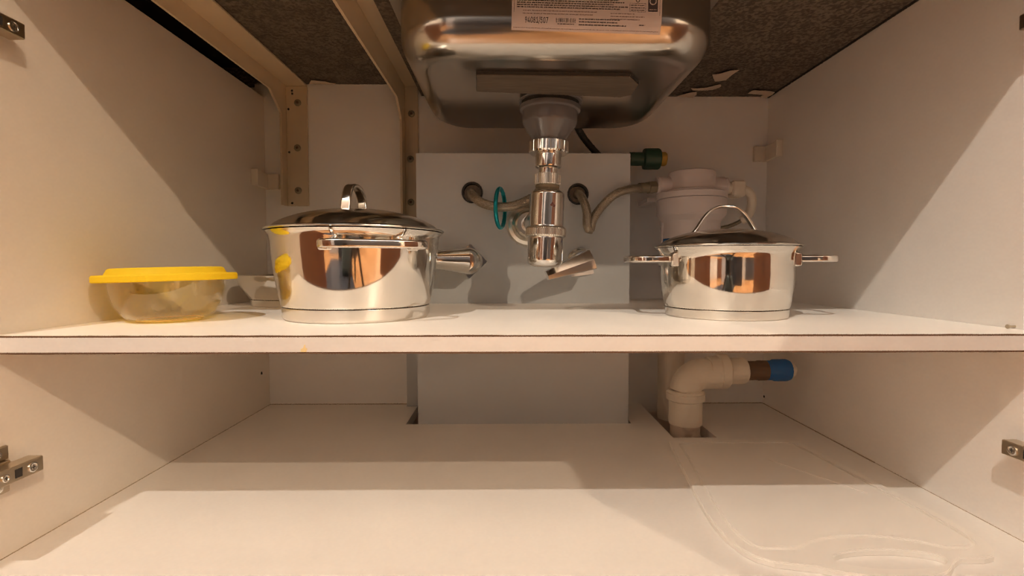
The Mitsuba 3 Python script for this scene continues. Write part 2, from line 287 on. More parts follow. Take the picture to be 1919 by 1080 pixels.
# ------------------------------------------------------------------ shelf brackets under the stone
def bracket(xw, x_fl, web, vdepth, zbot, label, screws, holes):
    t = thing('worktop_bracket', label, 'bracket', 'cream steel brackets under the worktop')
    th = 0.004; zt = ZSL - 0.0008; yb = YB - 0.0005
    outline = Polygon([(0.43, zt), (yb, zt), (yb, zbot), (yb - vdepth, zbot), (yb - vdepth, 0.300 if vdepth < 0.028 else 0.285), (yb - 0.070, zt - web), (0.43, zt - web)])
    m = extrude(outline, 0, th); m.apply_transform(np.array([[0, 0, 1, xw], [1, 0, 0, 0], [0, 1, 0, 0], [0, 0, 0, 1.0]]))
    part(t, 'web', m, M_CREAM, False)
    part(t, 'flange', box(xw + th, x_fl, 0.43, yb, zt - th, zt, 0.0008), M_CREAM, False)
    part(t, 'back_plate', box(xw + th, x_fl, yb - th, yb, zbot, zt - th - 0.0002, 0.0008), M_CREAM, False)
    for (x, z) in screws:
        s = part(t, 'screw', lathe([(0, 0), (0.0068, 0), (0.0066, 0.0014), (0.0048, 0.0026), (0, 0.003)], (x, yb - th, z), (0, -1, 0), 28), M_SCREW, 30, 'dull screw head')
        part(s, 'dimple', lathe([(0, 0), (0.0026, 0), (0.0022, 0.0006), (0, 0.0006)], (x, yb - th - 0.0028, z), (0, -1, 0), 18), M_CORE, False)
    for (x, y, z) in holes:
        part(t, 'hole', lathe([(0, 0), (0.0021, 0), (0.0021, 0.0005), (0, 0.0005)], (x, y, z), (0, -1, 0), 14), M_DARK, False)
bracket(-0.4400, -0.3945, 0.031, 0.024, 0.1225, 'cream steel bracket nearest the left cabinet side, leg fixed by three screws', [(-0.4125, 0.3245), (-0.4148, 0.2365), (-0.4145, 0.1529)],
        [(-0.4230, yb_ := YB - 0.0046, 0.342), (-0.4235, yb_, 0.348), (-0.4310, yb_, 0.312), (-0.4310, yb_, 0.228), (-0.4270, yb_, 0.128)])
bracket(-0.2065, -0.1765, 0.046, 0.032, 0.060, 'cream steel bracket just left of the sink, running down behind the big pot', [(-0.1892, 0.3034), (-0.1921, 0.2149), (-0.1918, 0.1299)], [])
# ------------------------------------------------------------------ paper scraps on the stone
def scrap(pts, z, label, seed):
    p = Polygon(pts); m = extrude(p, 0, 0.0008); m = m.subdivide(); v = m.vertices.copy()
    v[:, 2] += 0.003 * (meshkit.noise(np.c_[v[:, :2] * 90, v[:, :1] * 0], seed) - 0.5); v[:, 2] = z - 0.0045 + v[:, 2]
    m.vertices = v
    single('paper_scrap', m, M_SCRAP, label, 'paper scrap', False)
scrap([(0.358, 0.895), (0.374, 0.922), (0.391, 0.916), (0.393, 0.868), (0.380, 0.873)], ZSR, 'largest torn paper scrap stuck to the stone right of the sink', 1)
scrap([(0.345, 0.962), (0.372, 0.958), (0.392, 0.940), (0.397, 0.950), (0.385, 0.966), (0.352, 0.972)], ZSR, 'greyish torn paper scrap on the stone, second back from the largest one', 2)
scrap([(0.333, 1.004), (0.345, 0.985), (0.362, 0.978), (0.369, 0.998), (0.366, 1.008)], ZSR, 'pale paper scrap on the stone by the back wall beside the sink', 3)
scrap([(0.464, 0.985), (0.468, 0.967), (0.490, 0.972), (0.511, 0.976), (0.515, 0.990), (0.512, 1.012), (0.498, 1.008), (0.498, 0.990)], ZSR, 'torn paper scrap in the back right corner of the stone', 4)
scrap([(-0.386, 1.003), (-0.374, 0.982), (-0.352, 0.993), (-0.334, 1.000), (-0.345, 1.006)], ZSL, 'white paper scrap on the stone between the two brackets', 5)
# ------------------------------------------------------------------ plastic corner connectors
def connector(side, z, label):
    t = thing('corner_connector', label, 'bracket')
    x = XR if side > 0 else XL; s = -side
    h = 0.0150
    def bx(a, b, y0, y1, z0, z1, c=0.0012): return box(min(a, b), max(a, b), y0, y1, z0, z1, c)
    part(t, 'back_leg', bx(x + s * 0.0008, x + s * 0.0290, YB - 0.0080, YB, z - h, z + h), M_CREAMP, False)
    part(t, 'side_leg', bx(x, x + s * 0.0085, YB - 0.054, YB - 0.0082, z - h, z + h), M_CREAMP, False)
    part(t, 'lip', bx(x, x + s * 0.0125, YB - 0.0590, YB - 0.0542, z - h - 0.0008, z + h + 0.0008), M_CREAMP, False)
connector(1, 0.2255, 'white plastic corner connector joining the back and right cabinet sides')
connector(-1, 0.1700, 'white plastic corner connector joining the back and left cabinet sides')
# ------------------------------------------------------------------ sink
SX0, SX1, SYF, SYB, ZS, RHO, RC = -0.131, 0.2490, 0.570, 0.925, 0.2430, 0.036, 0.075
def ring(inset, z, m=14):
    x0, x1, y0, y1 = SX0 + inset, SX1 - inset, SYF + inset, SYB - inset; r = max(RC - inset, 0.004); out = []
    for k, (cx, cy) in enumerate(((x1 - r, y1 - r), (x0 + r, y1 - r), (x0 + r, y0 + r), (x1 - r, y0 + r))):
        for a in np.linspace(0, math.pi / 2, m) + k * math.pi / 2: out.append((cx + r * math.cos(a), cy + r * math.sin(a), z))
        nxt = [(x0 + r, y1), (x0, y0 + r), (x1 - r, y0), (x1, y1 - r)][k]; cur = out[-1]
        for f in np.linspace(0, 1, 10)[1:-1]: out.append((cur[0] + (nxt[0] - cur[0]) * f, cur[1] + (nxt[1] - cur[1]) * f, z))
    return np.array(out)
def loft(rings, cap=True):
    n = len(rings[0]); V = np.vstack(rings); i = np.arange(n); j = (i + 1) % n; Fs = []
    for s in range(len(rings) - 1): Fs += [np.stack([s * n + i, s * n + j, (s + 1) * n + j], 1), np.stack([s * n + i, (s + 1) * n + j, (s + 1) * n + i], 1)]
    if cap:
        for e in (0, (len(rings) - 1) * n):
            c = len(V); V = np.vstack([V, V[e:e + n].mean(0)]); f = np.stack([e + j, e + i, np.full(n, c)], 1); Fs.append(f if e == 0 else f)
    m = trimesh.Trimesh(V, np.vstack(Fs), process=False); m.fix_normals(); return m
def sink_rings(thick, ztop):
    rs = []; rho = RHO - thick
    for s in (0.6, 0.3): rs.append(ring(thick + rho + s * 0.10, ZS + thick))
    for a in np.linspace(0, math.pi / 2, 12): rs.append(ring(thick + rho * (1 - math.sin(a)), ZS + thick + rho * (1 - math.cos(a))))
    rs.append(ring(thick, ztop)); return rs
outer, inner = sink_rings(0.0, 0.3370), sink_rings(0.0014, 0.3385)
t = thing('sink', 'stainless steel sink bowl hanging under the worktop with a paper sticker on its front', 'sink')
part(t, 'bowl', loft(outer + [ring(-0.018, 0.3372), ring(-0.018, 0.3384), ring(0.0014, 0.3385)] + inner[::-1]), M_SINK, 40)
pad = Polygon([(-0.038, 0.6367), (0.1536, 0.6420), (0.1709, 0.6690), (0.1716, 0.7080), (0.158, 0.7180), (-0.0416, 0.6960)])
sp = part(t, 'sound_pad', extrude(pad, ZS - 0.0046, ZS - 0.0036), M_PAD, False, 'dark felt strip under the bowl')
part(sp, 'shadow_rim', extrude(pad.buffer(0.0006), ZS - 0.0035, ZS + 0.0002), M_RUBBER, False, 'black rim drawn for the shadow line')  # black rim in place of the shadow line along the felt
# sticker, following the front of the bowl; u to the right, v up, from its lower left corner
LW, LH = 0.166, 0.070
def lab(P, off):
    P = np.array(P, float); u, v, w = P[:, 0], P[:, 1], P[:, 2]; a = math.radians(-1.35)
    x = 0.0046 + u * math.cos(a) - v * math.sin(a); z = 0.2640 + u * math.sin(a) + v * math.cos(a)
    zc = ZS + RHO; d = np.clip((zc - z) / RHO, 0, 0.99)
    y = SYF + np.where(z < zc, RHO * (1 - np.sqrt(1 - d ** 2)), 0.0); ny, nz = -np.sqrt(1 - d ** 2), -d
    return np.stack([x, y + ny * (off + w), z + nz * (off + w)], 1)
def decal(poly, off, th=0.00006):
    ms = []
    for g_ in getattr(poly, 'geoms', [poly]):
        m = extrude(g_, 0, th); ms.append(m)
    m = cat(ms)
    for _ in range(2 if len(m.faces) < 400 else 0): m = m.subdivide()
    m.vertices = lab(m.vertices, off); m.fix_normals(); return m
def grid_strip(u0, u1, v0, v1, off, th=0.00012):
    n = 22; vs = np.linspace(v0, v1, n); V = []
    for w in (0, th):
        for v in vs: V += [(u0, v, w), (u1, v, w)]
    Fs = []
    for k in range(n - 1):
        a = 2 * k; Fs += [(a, a + 1, a + 3), (a, a + 3, a + 2)]; b = 2 * n + a; Fs += [(b, b + 3, b + 1), (b, b + 2, b + 3)]
        Fs += [(a, a + 2, b + 2), (a, b + 2, b), (a + 1, b + 1, b + 3), (a + 1, b + 3, a + 3)]
    e = 2 * (n - 1); Fs += [(0, 2 * n, 2 * n + 1), (0, 2 * n + 1, 1), (e, e + 1, 2 * n + e + 1), (e, 2 * n + e + 1, 2 * n + e)]
    m = trimesh.Trimesh(lab(V, off), Fs, process=False); m.fix_normals(); return m
s = part(t, 'sticker', grid_strip(0, LW, 0, LH, 0.0002), M_PAPER, False, 'white paper product sticker')
rng = np.random.default_rng(5)
from shapely.ops import unary_union
def textline(u0, u1, v, h, seed):
    r = np.random.default_rng(seed); out, u = [], u0
    while u < u1:
        w = r.uniform(0.0012, 0.0042); out.append(sbox(u, v, min(u + w, u1), v + h)); u += w + r.uniform(0.0004, 0.0009)
    return out
fr = sbox(0.0022, 0.0022, LW - 0.0022, LH - 0.002)
part(s, 'border', decal(fr.difference(fr.buffer(-0.00045)), 0.00036), M_INK2, False)
rows = []
for k, (a, b, v) in enumerate(((0.012, 0.094, 0.0196), (0.012, 0.090, 0.0164), (0.109, 0.136, 0.0186), (0.109, 0.147, 0.0156), (0.109, 0.142, 0.0126))): rows += textline(a, b, v, 0.0010, 20 + k)
part(s, 'print', decal(unary_union(rows), 0.00036), M_INK2, False)
rows = []
for k in range(9): rows += textline(0.0055, (0.120, 0.128, 0.112, 0.124, 0.118, 0.126, 0.110, 0.122, 0.115)[k], 0.0232 + 0.0024 * k, 0.0013, 50 + k)
for k, (a, b, v) in enumerate(((0.0745, 0.120, 0.0118), (0.0745, 0.117, 0.0090), (0.0745, 0.127, 0.0062), (0.1415, 0.1480, 0.0074))): rows += textline(a, b, v, 0.0012, 70 + k)
part(s, 'print', decal(unary_union(rows), 0.00036), M_INK, False)
tm = meshkit.text_mesh('94081/507', 0.0058, 0.00006, True); sc = 0.0262 / tm.bounds[1][0]
tm.vertices[:, 0] = tm.vertices[:, 0] * sc + 0.0142; tm.vertices[:, 1] += 0.0074; tm.vertices = lab(tm.vertices, 0.00036)
part(s, 'lettering', tm, M_INK, False)
u, bars = 0.0490, []
while u < 0.0710:
    w = rng.choice([0.0003, 0.0006, 0.0009]); bars.append(sbox(u, 0.0084, u + w, 0.0128)); u += w + rng.choice([0.00035, 0.0006, 0.0008])
part(s, 'barcode', decal(unary_union(bars + textline(0.0505, 0.0695, 0.0066, 0.0009, 90)), 0.00036), M_INK, False)
ic = sbox(0.1300, 0.0215, 0.1480, 0.0310)
ic = unary_union([ic.difference(ic.buffer(-0.0004))] + textline(0.1315, 0.1465, 0.0228, 0.0010, 95) + textline(0.1315, 0.1465, 0.0255, 0.0010, 96) + textline(0.1315, 0.1465, 0.0282, 0.0010, 97) + [Point(0.139, 0.0340).buffer(0.0022).difference(Point(0.139, 0.0340).buffer(0.0014))])
part(s, 'icon', decal(ic, 0.00036), M_INK, False)
em = sbox(0.1505, 0.0222, 0.1612, 0.0400).difference(Point(0.1558, 0.0335).buffer(0.0040)).union(Point(0.1558, 0.0335).buffer(0.0029)).difference(unary_union(textline(0.1518, 0.1600, 0.0240, 0.0008, 98)))
part(s, 'emblem', decal(em, 0.00036), M_INK, False, 'dark printed emblem with a ring')
# ------------------------------------------------------------------ sink drain and bottle trap
P0, P1 = np.array([0.0628, 0.75, 0.2425]), np.array([0.0548, 0.75, 0.0])
AX = (P1 - P0) / np.linalg.norm(P1 - P0)
def trap(prof, n=72, **k):          # heights given as z of the untilted axis
    return lathe([(r, (P0[2] - z) / -AX[2]) for r, z in prof], P0, AX, n, **k)
t = thing('sink_drain', 'dark grey plastic strainer cup screwed to the underside of the sink', 'drain')
part(t, 'flange', trap([(0, 0.2445), (0.0462, 0.2445), (0.0468, 0.2425), (0.0455, 0.2405), (0, 0.2405)]), M_GREYP)
part(t, 'gasket', trap([(0, 0.2404), (0.0418, 0.2404), (0.0418, 0.2345), (0, 0.2345)]), M_RUBBER)
part(t, 'cup', trap([(0, 0.2344), (0.0440, 0.2344), (0.0446, 0.2320), (0.0440, 0.2285), (0.0405, 0.2270), (0.0400, 0.2130), (0.0385, 0.2080), (0.0250, 0.1880), (0.0235, 0.1800), (0, 0.1800)]), M_GREYP)
t = thing('bottle_trap', 'chrome bottle trap hanging from the sink drain in front of the grey panel', 'drain trap')
part(t, 'nut', trap([(0, 0.1845), (0.0255, 0.1845), (0.0284, 0.1838), (0.0292, 0.1825), (0.0292, 0.1690), (0.0280, 0.1668), (0.021, 0.1665), (0, 0.1665)], 160, knurl=20, depth=0.02), M_CHROME, 20)
part(t, 'collar', trap([(0, 0.1664), (0.0192, 0.1664), (0.0195, 0.1650), (0.0195, 0.1500), (0.0185, 0.1470), (0.0145, 0.1455), (0.0138, 0.1440), (0.0138, 0.1372), (0, 0.1372)]), M_CHROME)
part(t, 'nut', trap([(0, 0.1371), (0.0180, 0.1371), (0.0192, 0.1362), (0.0192, 0.1222), (0.0185, 0.1212), (0, 0.1212)], 192, knurl=32, depth=0.03), M_HAZE, 15, 'knurled nut')
part(t, 'neck', trap([(0, 0.1211), (0.0172, 0.1211), (0.0178, 0.1190), (0.0172, 0.1165), (0.0185, 0.1140), (0.0200, 0.1120), (0, 0.1120)]), M_SCREW)
part(t, 'bottle', trap([(0, 0.1119), (0.0210, 0.1119), (0.0235, 0.1112), (0.0248, 0.1095), (0.0253, 0.1065), (0.0253, 0.0625), (0.0262, 0.0605), (0.0262, 0.0585), (0, 0.0585)]), M_CHROME)
part(t, 'nut', trap([(0, 0.0600), (0.0270, 0.0600), (0.0292, 0.0580), (0.0298, 0.0565), (0.0298, 0.0475), (0.0290, 0.0455), (0.0262, 0.0445), (0, 0.0445)], 240, knurl=60, depth=0.012), M_HAZE, 15, 'pale ribbed ring nut')
part(t, 'cup', trap([(0, 0.0444), (0.0258, 0.0444), (0.0262, 0.0425), (0.0262, 0.0130), (0.0255, 0.0080), (0.0238, 0.0045), (0.0205, 0.0018), (0.0150, 0.0005), (0, 0.0)]), M_CHROME)
m = lathe([(0, 0), (0.0018, 0), (0.0012, 0.0008), (0, 0.0008)], (0.0625, 0.7252, 0.0895), (0, -1, 0), 12)
part(t, 'rust_spot', cat(m, moved(m, (0.0040, 0.0008, -0.0012)), moved(m, (0.0018, 0.0002, 0.0022))), mat('rust', prin((0.10, 0.03, 0.025), 0.7)), False)
ox, oz = 0.036, 0.0737
part(t, 'outlet', tube([(0.0565, 0.7600, 0.083), (0.0520, 0.792, 0.081), (0.042, 0.835, 0.0755), (ox, BY, oz)], 0.0150), M_CHROME)
part(t, 'escutcheon', lathe([(0, -0.001), (0.0370, -0.001), (0.0376, 0.0015), (0.0345, 0.0050), (0.0285, 0.0065), (0.0275, 0.0120), (0.0240, 0.0150), (0.0225, 0.0260), (0.0195, 0.0280), (0, 0.028)], (ox, BY, oz), (0, -1, 0), 64), M_HAZE)
# ------------------------------------------------------------------ hoses, ring, taps
single('braided_hose', tube([(-0.0612, 0.896, 0.1290), (-0.0600, 0.868, 0.1240), (-0.046, 0.856, 0.1105), (-0.025, 0.852, 0.1030), (-0.005, 0.850, 0.1010), (0.015, 0.850, 0.1045), (0.032, 0.853, 0.1120), (0.050, 0.860, 0.122), (0.075, 0.868, 0.130)], 0.0078, 70), M_BRAID, 'braided steel hose left of the bottle trap, carrying the teal ring', 'hose')
rg = []
for a in np.linspace(0, 2 * math.pi, 64, endpoint=False): rg.append((0.0075 * math.cos(a), 0.031 * math.cos(a) * 0.78, 0.0325 * math.sin(a)))
rg = np.array(rg) + (-0.0120, 0.8495, 0.0990)
single('teal_ring', sweep(rg, circle(0.0034, 16), True), M_TEAL, 'shiny teal ring hanging round the left braided hose', 'ring')
single('braided_hose', tube([(0.1226, 0.896, 0.1272), (0.1240, 0.866, 0.1230), (0.1290, 0.852, 0.108), (0.1325, 0.846, 0.085), (0.1340, 0.844, 0.066), (0.1368, 0.845, 0.0625), (0.1405, 0.848, 0.072), (0.149, 0.853, 0.090), (0.166, 0.860, 0.1100), (0.188, 0.866, 0.1270), (0.212, 0.876, 0.1350), (0.2335, 0.904, 0.1405)], 0.0072, 90), M_BRAID, 'braided steel hose looping from the panel to the water filter', 'hose')
def tap_plate(x, z, r, turn):
    m = extrude(affinity.rotate(sbox(-r, -r, r, r).buffer(-0.002).buffer(0.002), turn, origin=(0, 0)), 0, 0.004)
    m2 = extrude(affinity.rotate(sbox(-r + .002, -r + .002, r - .002, r - .002), turn, origin=(0, 0)), 0.004, 0.006)
    m = cat(m, m2); m.apply_transform(np.array([[1, 0, 0, x], [0, 0, -1, BY], [0, 1, 0, z], [0, 0, 0, 1.0]])); return m
def lerp_sweep(p0, p1, s0, s1, up, n=16):
    P = np.linspace(p0, p1, n); d = (np.array(p1) - p0) / np.linalg.norm(np.array(p1) - p0); u = np.array(up, float); u -= d * (u @ d); u /= np.linalg.norm(u); v = np.cross(d, u); k = len(s0); V = []
    for i, p in enumerate(P):
        S = s0 + (s1 - s0) * (i / (n - 1)); V.append(p + np.outer(S[:, 0], u) + np.outer(S[:, 1], v))
    V = np.vstack(V); i = np.arange(k); j = (i + 1) % k; Fs = []
    for s_ in range(n - 1): Fs += [np.stack([s_ * k + i, s_ * k + j, (s_ + 1) * k + j], 1), np.stack([s_ * k + i, (s_ + 1) * k + j, (s_ + 1) * k + i], 1)]
    for e in (0, (n - 1) * k):
        c = len(V); V = np.vstack([V, V[e:e + k].mean(0)]); Fs.append(np.stack([e + i, e + j, np.full(k, c)], 1))
    m = trimesh.Trimesh(V, np.vstack(Fs), process=False); m.fix_normals(); return m
t = thing('stop_valve', 'chrome stop valve on a tilted square plate behind the big pot', 'valve')
part(t, 'wall_plate', tap_plate(-0.0655, 0.0112, 0.0215, 43), M_CHROME, False)
part(t, 'body', lathe([(0, 0), (0.0225, 0), (0.0228, 0.004), (0.0205, 0.008), (0.0205, 0.012), (0.0188, 0.014), (0.0188, 0.034), (0.0165, 0.040), (0, 0.041)], (-0.0655, BY - 0.006, 0.0112), (-0.12, -1, 0), 48), M_CHROME)
part(t, 'lever', lerp_sweep((-0.0660, 0.850, 0.0112), (-0.1240, 0.836, 0.0128), circle(0.0225, 32) * (1.0, 0.85), circle(0.0140, 32) * (1.0, 0.8), (0, 0, 1)), M_CHROME, 40)
t = thing('stop_valve', 'chrome stop valve with a wedge lever below and right of the bottle trap', 'valve')
part(t, 'wall_plate', tap_plate(0.128, 0.006, 0.0200, 8), M_CHROME, False)
part(t, 'body', lathe([(0, 0), (0.0215, 0), (0.0215, 0.004), (0.0180, 0.008), (0.0180, 0.026), (0.0150, 0.031), (0, 0.032)], (0.1255, BY - 0.006, 0.0120), (0, -1, 0), 48), M_CHROME)
wedge0, wedge1 = np.array([(0.0170, 0.012), (0.0170, -0.010), (0.0000, -0.0168), (-0.0145, -0.0168), (-0.0160, -0.0145), (-0.0160, 0.012)]), np.array([(0.0070, 0.005), (0.0070, -0.004), (0.0, -0.0070), (-0.0060, -0.0070), (-0.0070, -0.006), (-0.0070, 0.005)])
part(t, 'lever', lerp_sweep((0.138, 0.842, 0.0130), (0.0640, 0.826, -0.0135), wedge0, wedge1, (0, 0, 1)), M_CHROME, False)
# ------------------------------------------------------------------ green pipe with plug, black hose
t = thing('green_pipe', 'dark green plastic pipe end with a plug behind the top of the grey panel', 'pipe')
gz, gy = 0.2020, 0.95
def along(prof, y=gy, z=gz, x0=0.0, n=48, **k): return lathe([(r, x) for r, x in prof], (x0, y, z), (1, 0, 0), n, **k)
part(t, 'pipe', along([(0, 0.150), (0.0105, 0.150), (0.0105, 0.232), (0, 0.232)]), M_BROWNP)
part(t, 'socket', along([(0, 0.228), (0.0125, 0.228), (0.0125, 0.252), (0.0185, 0.254), (0.0195, 0.257), (0.0195, 0.280), (0.0180, 0.2835), (0, 0.2835)]), M_GREEN)
part(t, 'plug', along([(0, 0.2836), (0.0130, 0.2836), (0.0130, 0.2930), (0.0115, 0.2955), (0, 0.2955)]), M_SEAL, 30, 'yellowish plug')
single('black_hose', tube([(0.118, 0.905, 0.262), (0.133, 0.930, 0.245), (0.152, 0.945, 0.226), (0.172, 0.955, 0.208), (0.185, 0.965, 0.190)], 0.0062), M_RUBBER, 'thin black hose slanting down from the sink behind the grey panel', 'hose')
# ------------------------------------------------------------------ water filter
t = thing('water_filter', 'white plastic water filter housing standing behind the small pot', 'water filter')
fx, fy = 0.3330, 0.92
part(t, 'head', lathe([(0, 0.1722), (0.0370, 0.1722), (0.0400, 0.1712), (0.0412, 0.1690), (0.0425, 0.1400), (0.0470, 0.1375), (0.0470, 0.1340), (0, 0.1340)], (fx, fy, 0), n=64), M_FILTER)
for s_, nm in ((-1, 'inlet'), (1, 'outlet')):
    part(t, nm, lathe([(0, 0.030), (0.0160, 0.030), (0.0160, 0.0585), (0.0145, 0.0605), (0.0145, 0.0640), (0, 0.0640)], (fx, fy, 0.1478), (s_, 0, 0), 40), M_FILTER)
part(t, 'flange', lathe([(0, 0.1339), (0.0595, 0.1339), (0.0612, 0.1325), (0.0612, 0.1235), (0.0600, 0.1222), (0, 0.1222)], (fx, fy, 0), n=64), M_FILTER)
part(t, 'bowl', lathe([(0, 0.1215), (0.0600, 0.1215), (0.0606, 0.1200), (0.0598, 0.0950), (0.0580, 0.0905), (0.0520, 0.0840), (0.0508, 0.0800), (0.0500, 0.0520), (0.0490, -0.020), (0.0450, -0.036), (0, -0.036)], (fx, fy, 0), n=64), M_FILTER)
part(t, 'band', lathe([(0.0490, 0.0515), (0.0512, 0.0515), (0.0512, 0.0440), (0.0490, 0.0440)], (fx, fy, 0), n=64), M_BLUE, 30, 'blue band')
part(t, 'bracket', cat(box(0.262, 0.276, fy + 0.03, YB, 0.1230, 0.1300), box(0.2795, 0.2825, fy - 0.002, fy + 0.004, -0.02, 0.082)), M_FILTER, False)
part(t, 'hose_nut', cat(lathe([(0, 0), (0.0115, 0), (0.0115, 0.014), (0.0105, 0.015), (0, 0.015)], (0.2530, 0.914, 0.1435), (1, 0.25, 0.08), 6), lathe([(0, -0.018), (0.0088, -0.018), (0.0092, 0.0), (0, 0.0)], (0.2530, 0.914, 0.1435), (1, 0.25, 0.08), 32)), M_SCREW, 20, 'steel hose nut')
t2 = part(t, 'elbow', cat(lathe([(0, 0.062), (0.0115, 0.062), (0.0115, 0.072), (0, 0.072)], (fx, fy, 0.1440), (1, 0, 0), 32), box(0.4030, 0.4270, fy - 0.0135, fy + 0.0135, 0.1270, 0.1560, 0.003)), M_CREAMP, 30, 'cream elbow fitting')
part(t, 'tube', tube([(0.4240, fy, 0.1400), (0.4340, fy, 0.1390), (0.4440, fy + 0.004, 0.1290), (0.4480, fy + 0.010, 0.1120), (0.4440, fy + 0.018, 0.0950), (0.4360, fy + 0.024, 0.0870)], 0.0080), M_CREAMP, 30, 'pale curved tube')
part(t, 'drain_hose', tube([(0.4375, fy + 0.022, 0.0885), (0.4250, fy + 0.026, 0.0810), (0.4050, fy + 0.028, 0.0745), (0.3850, fy + 0.030, 0.0715), (0.3600, fy + 0.034, 0.0700)], 0.0036), M_SCREW, 30, 'thin dark hose')
# ------------------------------------------------------------------ waste pipe in the lower compartment
single('standpipe', lathe([(0, -0.290), (0.0245, -0.290), (0.0245, -0.0792), (0, -0.0792)], (0.3137, 0.962, 0), n=48), M_PVC, 'upright white waste pipe behind the elbow under the shelf', 'pipe')
t = thing('waste_elbow', 'white plastic waste elbow rising from the cutout, closed by a blue cap', 'pipe')
ex, ey, ez = 0.3025, 0.85, -0.1805
part(t, 'riser', lathe([(0, -0.335), (0.0245, -0.335), (0.0245, -0.2500), (0, -0.2500)], (ex, ey, 0), n=48), M_GRIME, 30, 'grimy lower pipe end')
part(t, 'socket', lathe([(0, -0.2660), (0.0266, -0.2660), (0.0274, -0.2640), (0.0274, -0.2265), (0.0300, -0.2245), (0.0318, -0.2235), (0.0318, -0.2130), (0.0300, -0.2120), (0.0300, -0.2085), (0.0285, -0.2075), (0, -0.2075)], (ex, ey, 0), n=64), M_PVC)
arc = [(ex, ey, -0.2080)]
R_ = 0.030
for a in np.linspace(0, math.pi / 2, 14): arc.append((ex + R_ - R_ * math.cos(a), ey, ez - R_ + R_ * math.sin(a)))
arc.append((0.3600, ey, ez))
part(t, 'bend', sweep(np.array(arc), circle(0.0258, 40)), M_PVC, 40)
def ax2(prof): return lathe([(r, x) for r, x in prof], (0, ey, ez), (1, 0, 0.012), 64)
part(t, 'collar', ax2([(0, 0.3400), (0.0252, 0.3400), (0.0256, 0.3560), (0.0288, 0.3570), (0.0296, 0.3590), (0.0296, 0.3695), (0.0285, 0.3710), (0, 0.3710)]), M_PVC)
part(t, 'seal', ax2([(0, 0.3711), (0.0232, 0.3711), (0.0232, 0.3735), (0, 0.3735)]), M_SEAL, 30, 'yellowed seal')
part(t, 'reducer', ax2([(0, 0.3736), (0.0222, 0.3736), (0.0222, 0.4000), (0.0205, 0.4030), (0, 0.4030)]), M_PVC)
part(t, 'adapter', ax2([(0, 0.4031), (0.0190, 0.4031), (0.0165, 0.4080), (0.0160, 0.4230), (0.0172, 0.4260), (0.0168, 0.4390), (0, 0.4390)]), M_BROWNP, 30, 'brown threaded adapter')
part(t, 'cap', ax2([(0, 0.4391), (0.0165, 0.4391), (0.0168, 0.4480), (0.0185, 0.4520), (0.0188, 0.4720), (0.0170, 0.4775), (0, 0.4775)]), M_BLUE, 30, 'blue plastic cap')
part(t, 'plug', ax2([(0, 0.4776), (0.0125, 0.4776), (0.0110, 0.4860), (0.0070, 0.4890), (0, 0.4890)]), M_PVC)
# ------------------------------------------------------------------ pots
def pot_lid(t, c, z0, r, rim, dome, hpts=None):
    prof = [(0, 0.0)] + [(r * 0.93 * q, 0.0) for q in (0.5, 1.0)] + [(r * 0.995, -0.0006), (r, 0.0004), (r * 0.998, 0.0016), (r * 0.965, 0.0026), (r * 0.94, 0.0034)]
    for q in np.linspace(0.93, 0, 22): prof.append((r * q, 0.0036 + dome * (1 - (q / 0.93) ** 2.1) ** 0.72))
    return part(t, 'lid', lathe([(a, z0 + h) for a, h in prof], (c[0], c[1], 0), n=128), M_LID, 25)
def loop_handle(c, z, r, direction, span, reach, hgt, thk):
    d = np.array([direction[0], direction[1], 0.0]); d /= np.linalg.norm(d); v = np.array([-d[1], d[0], 0]); o = np.array([c[0], c[1], z])
    hs = span / 2; pl = [(r - 0.006, hs * 0.86), (r + 0.004, hs * 0.90), (r + reach * 0.45, hs), (r + reach * 0.80, hs * 0.93), (r + reach, hs * 0.66), (r + reach * 1.03, 0.0)]
    pl = pl + [(a, -b) for a, b in pl[-2::-1]]
    path = spline([o + a * d + b * v for a, b in pl], 70)
    return sweep(path, rrect(hgt, thk, min(hgt, thk) * 0.42), up=(0, 0, 1))
def lugs(c, z, r, direction, span, w, h):
    d = np.array([direction[0], direction[1], 0.0]); d /= np.linalg.norm(d); v = np.array([-d[1], d[0], 0]); ms = []
    for s_ in (-1, 1):
        m = box(-0.0060, 0.0040, -w / 2, w / 2, -h / 2, h / 2, 0.0018); q = s_ * span / 2 * 0.86; rr = math.sqrt(max(r * r - q * q, 0))
        R = np.eye(4); R[:3, 0], R[:3, 1], R[:3, 2] = d, v, (0, 0, 1); R[:3, 3] = np.array([c[0], c[1], z]) + d * rr + v * q; m.apply_transform(R); ms.append(m)
    return ms
# big pot
C1 = (-0.1922, 0.6513)
t = thing('cooking_pot', 'large shiny stainless steel pot with a strap-knobbed lid on the shelf', 'pot')
o = (C1[0], C1[1], SZ)
part(t, 'base', lathe([(0, 0), (0.0868, 0), (0.0885, 0.0012), (0.0898, 0.0040), (0.0906, 0.0150), (0.0898, 0.0156), (0, 0.0156)], o, n=160), M_BASE, 30)
part(t, 'seam', lathe([(0, 0.0150), (0.0899, 0.0150), (0.0899, 0.0166), (0, 0.0166)], o, n=128), M_DARK)
part(t, 'body', lathe([(0, 0.0165), (0.0905, 0.0165), (0.0915, 0.0185), (0.0930, 0.026), (0.0950, 0.036), (0.0970, 0.047), (0.0990, 0.060), (0.1008, 0.075), (0.1020, 0.088), (0.1028, 0.098), (0.1040, 0.1030), (0.1065, 0.1058), (0.1072, 0.1068), (0.1060, 0.1074), (0.1010, 0.1030), (0.1000, 0.095), (0.0930, 0.030), (0.0880, 0.020), (0, 0.020)], o, n=160), M_STEEL, 35)
k = pot_lid(t, C1, SZ + 0.1085, 0.1098, 0.003, 0.0250)
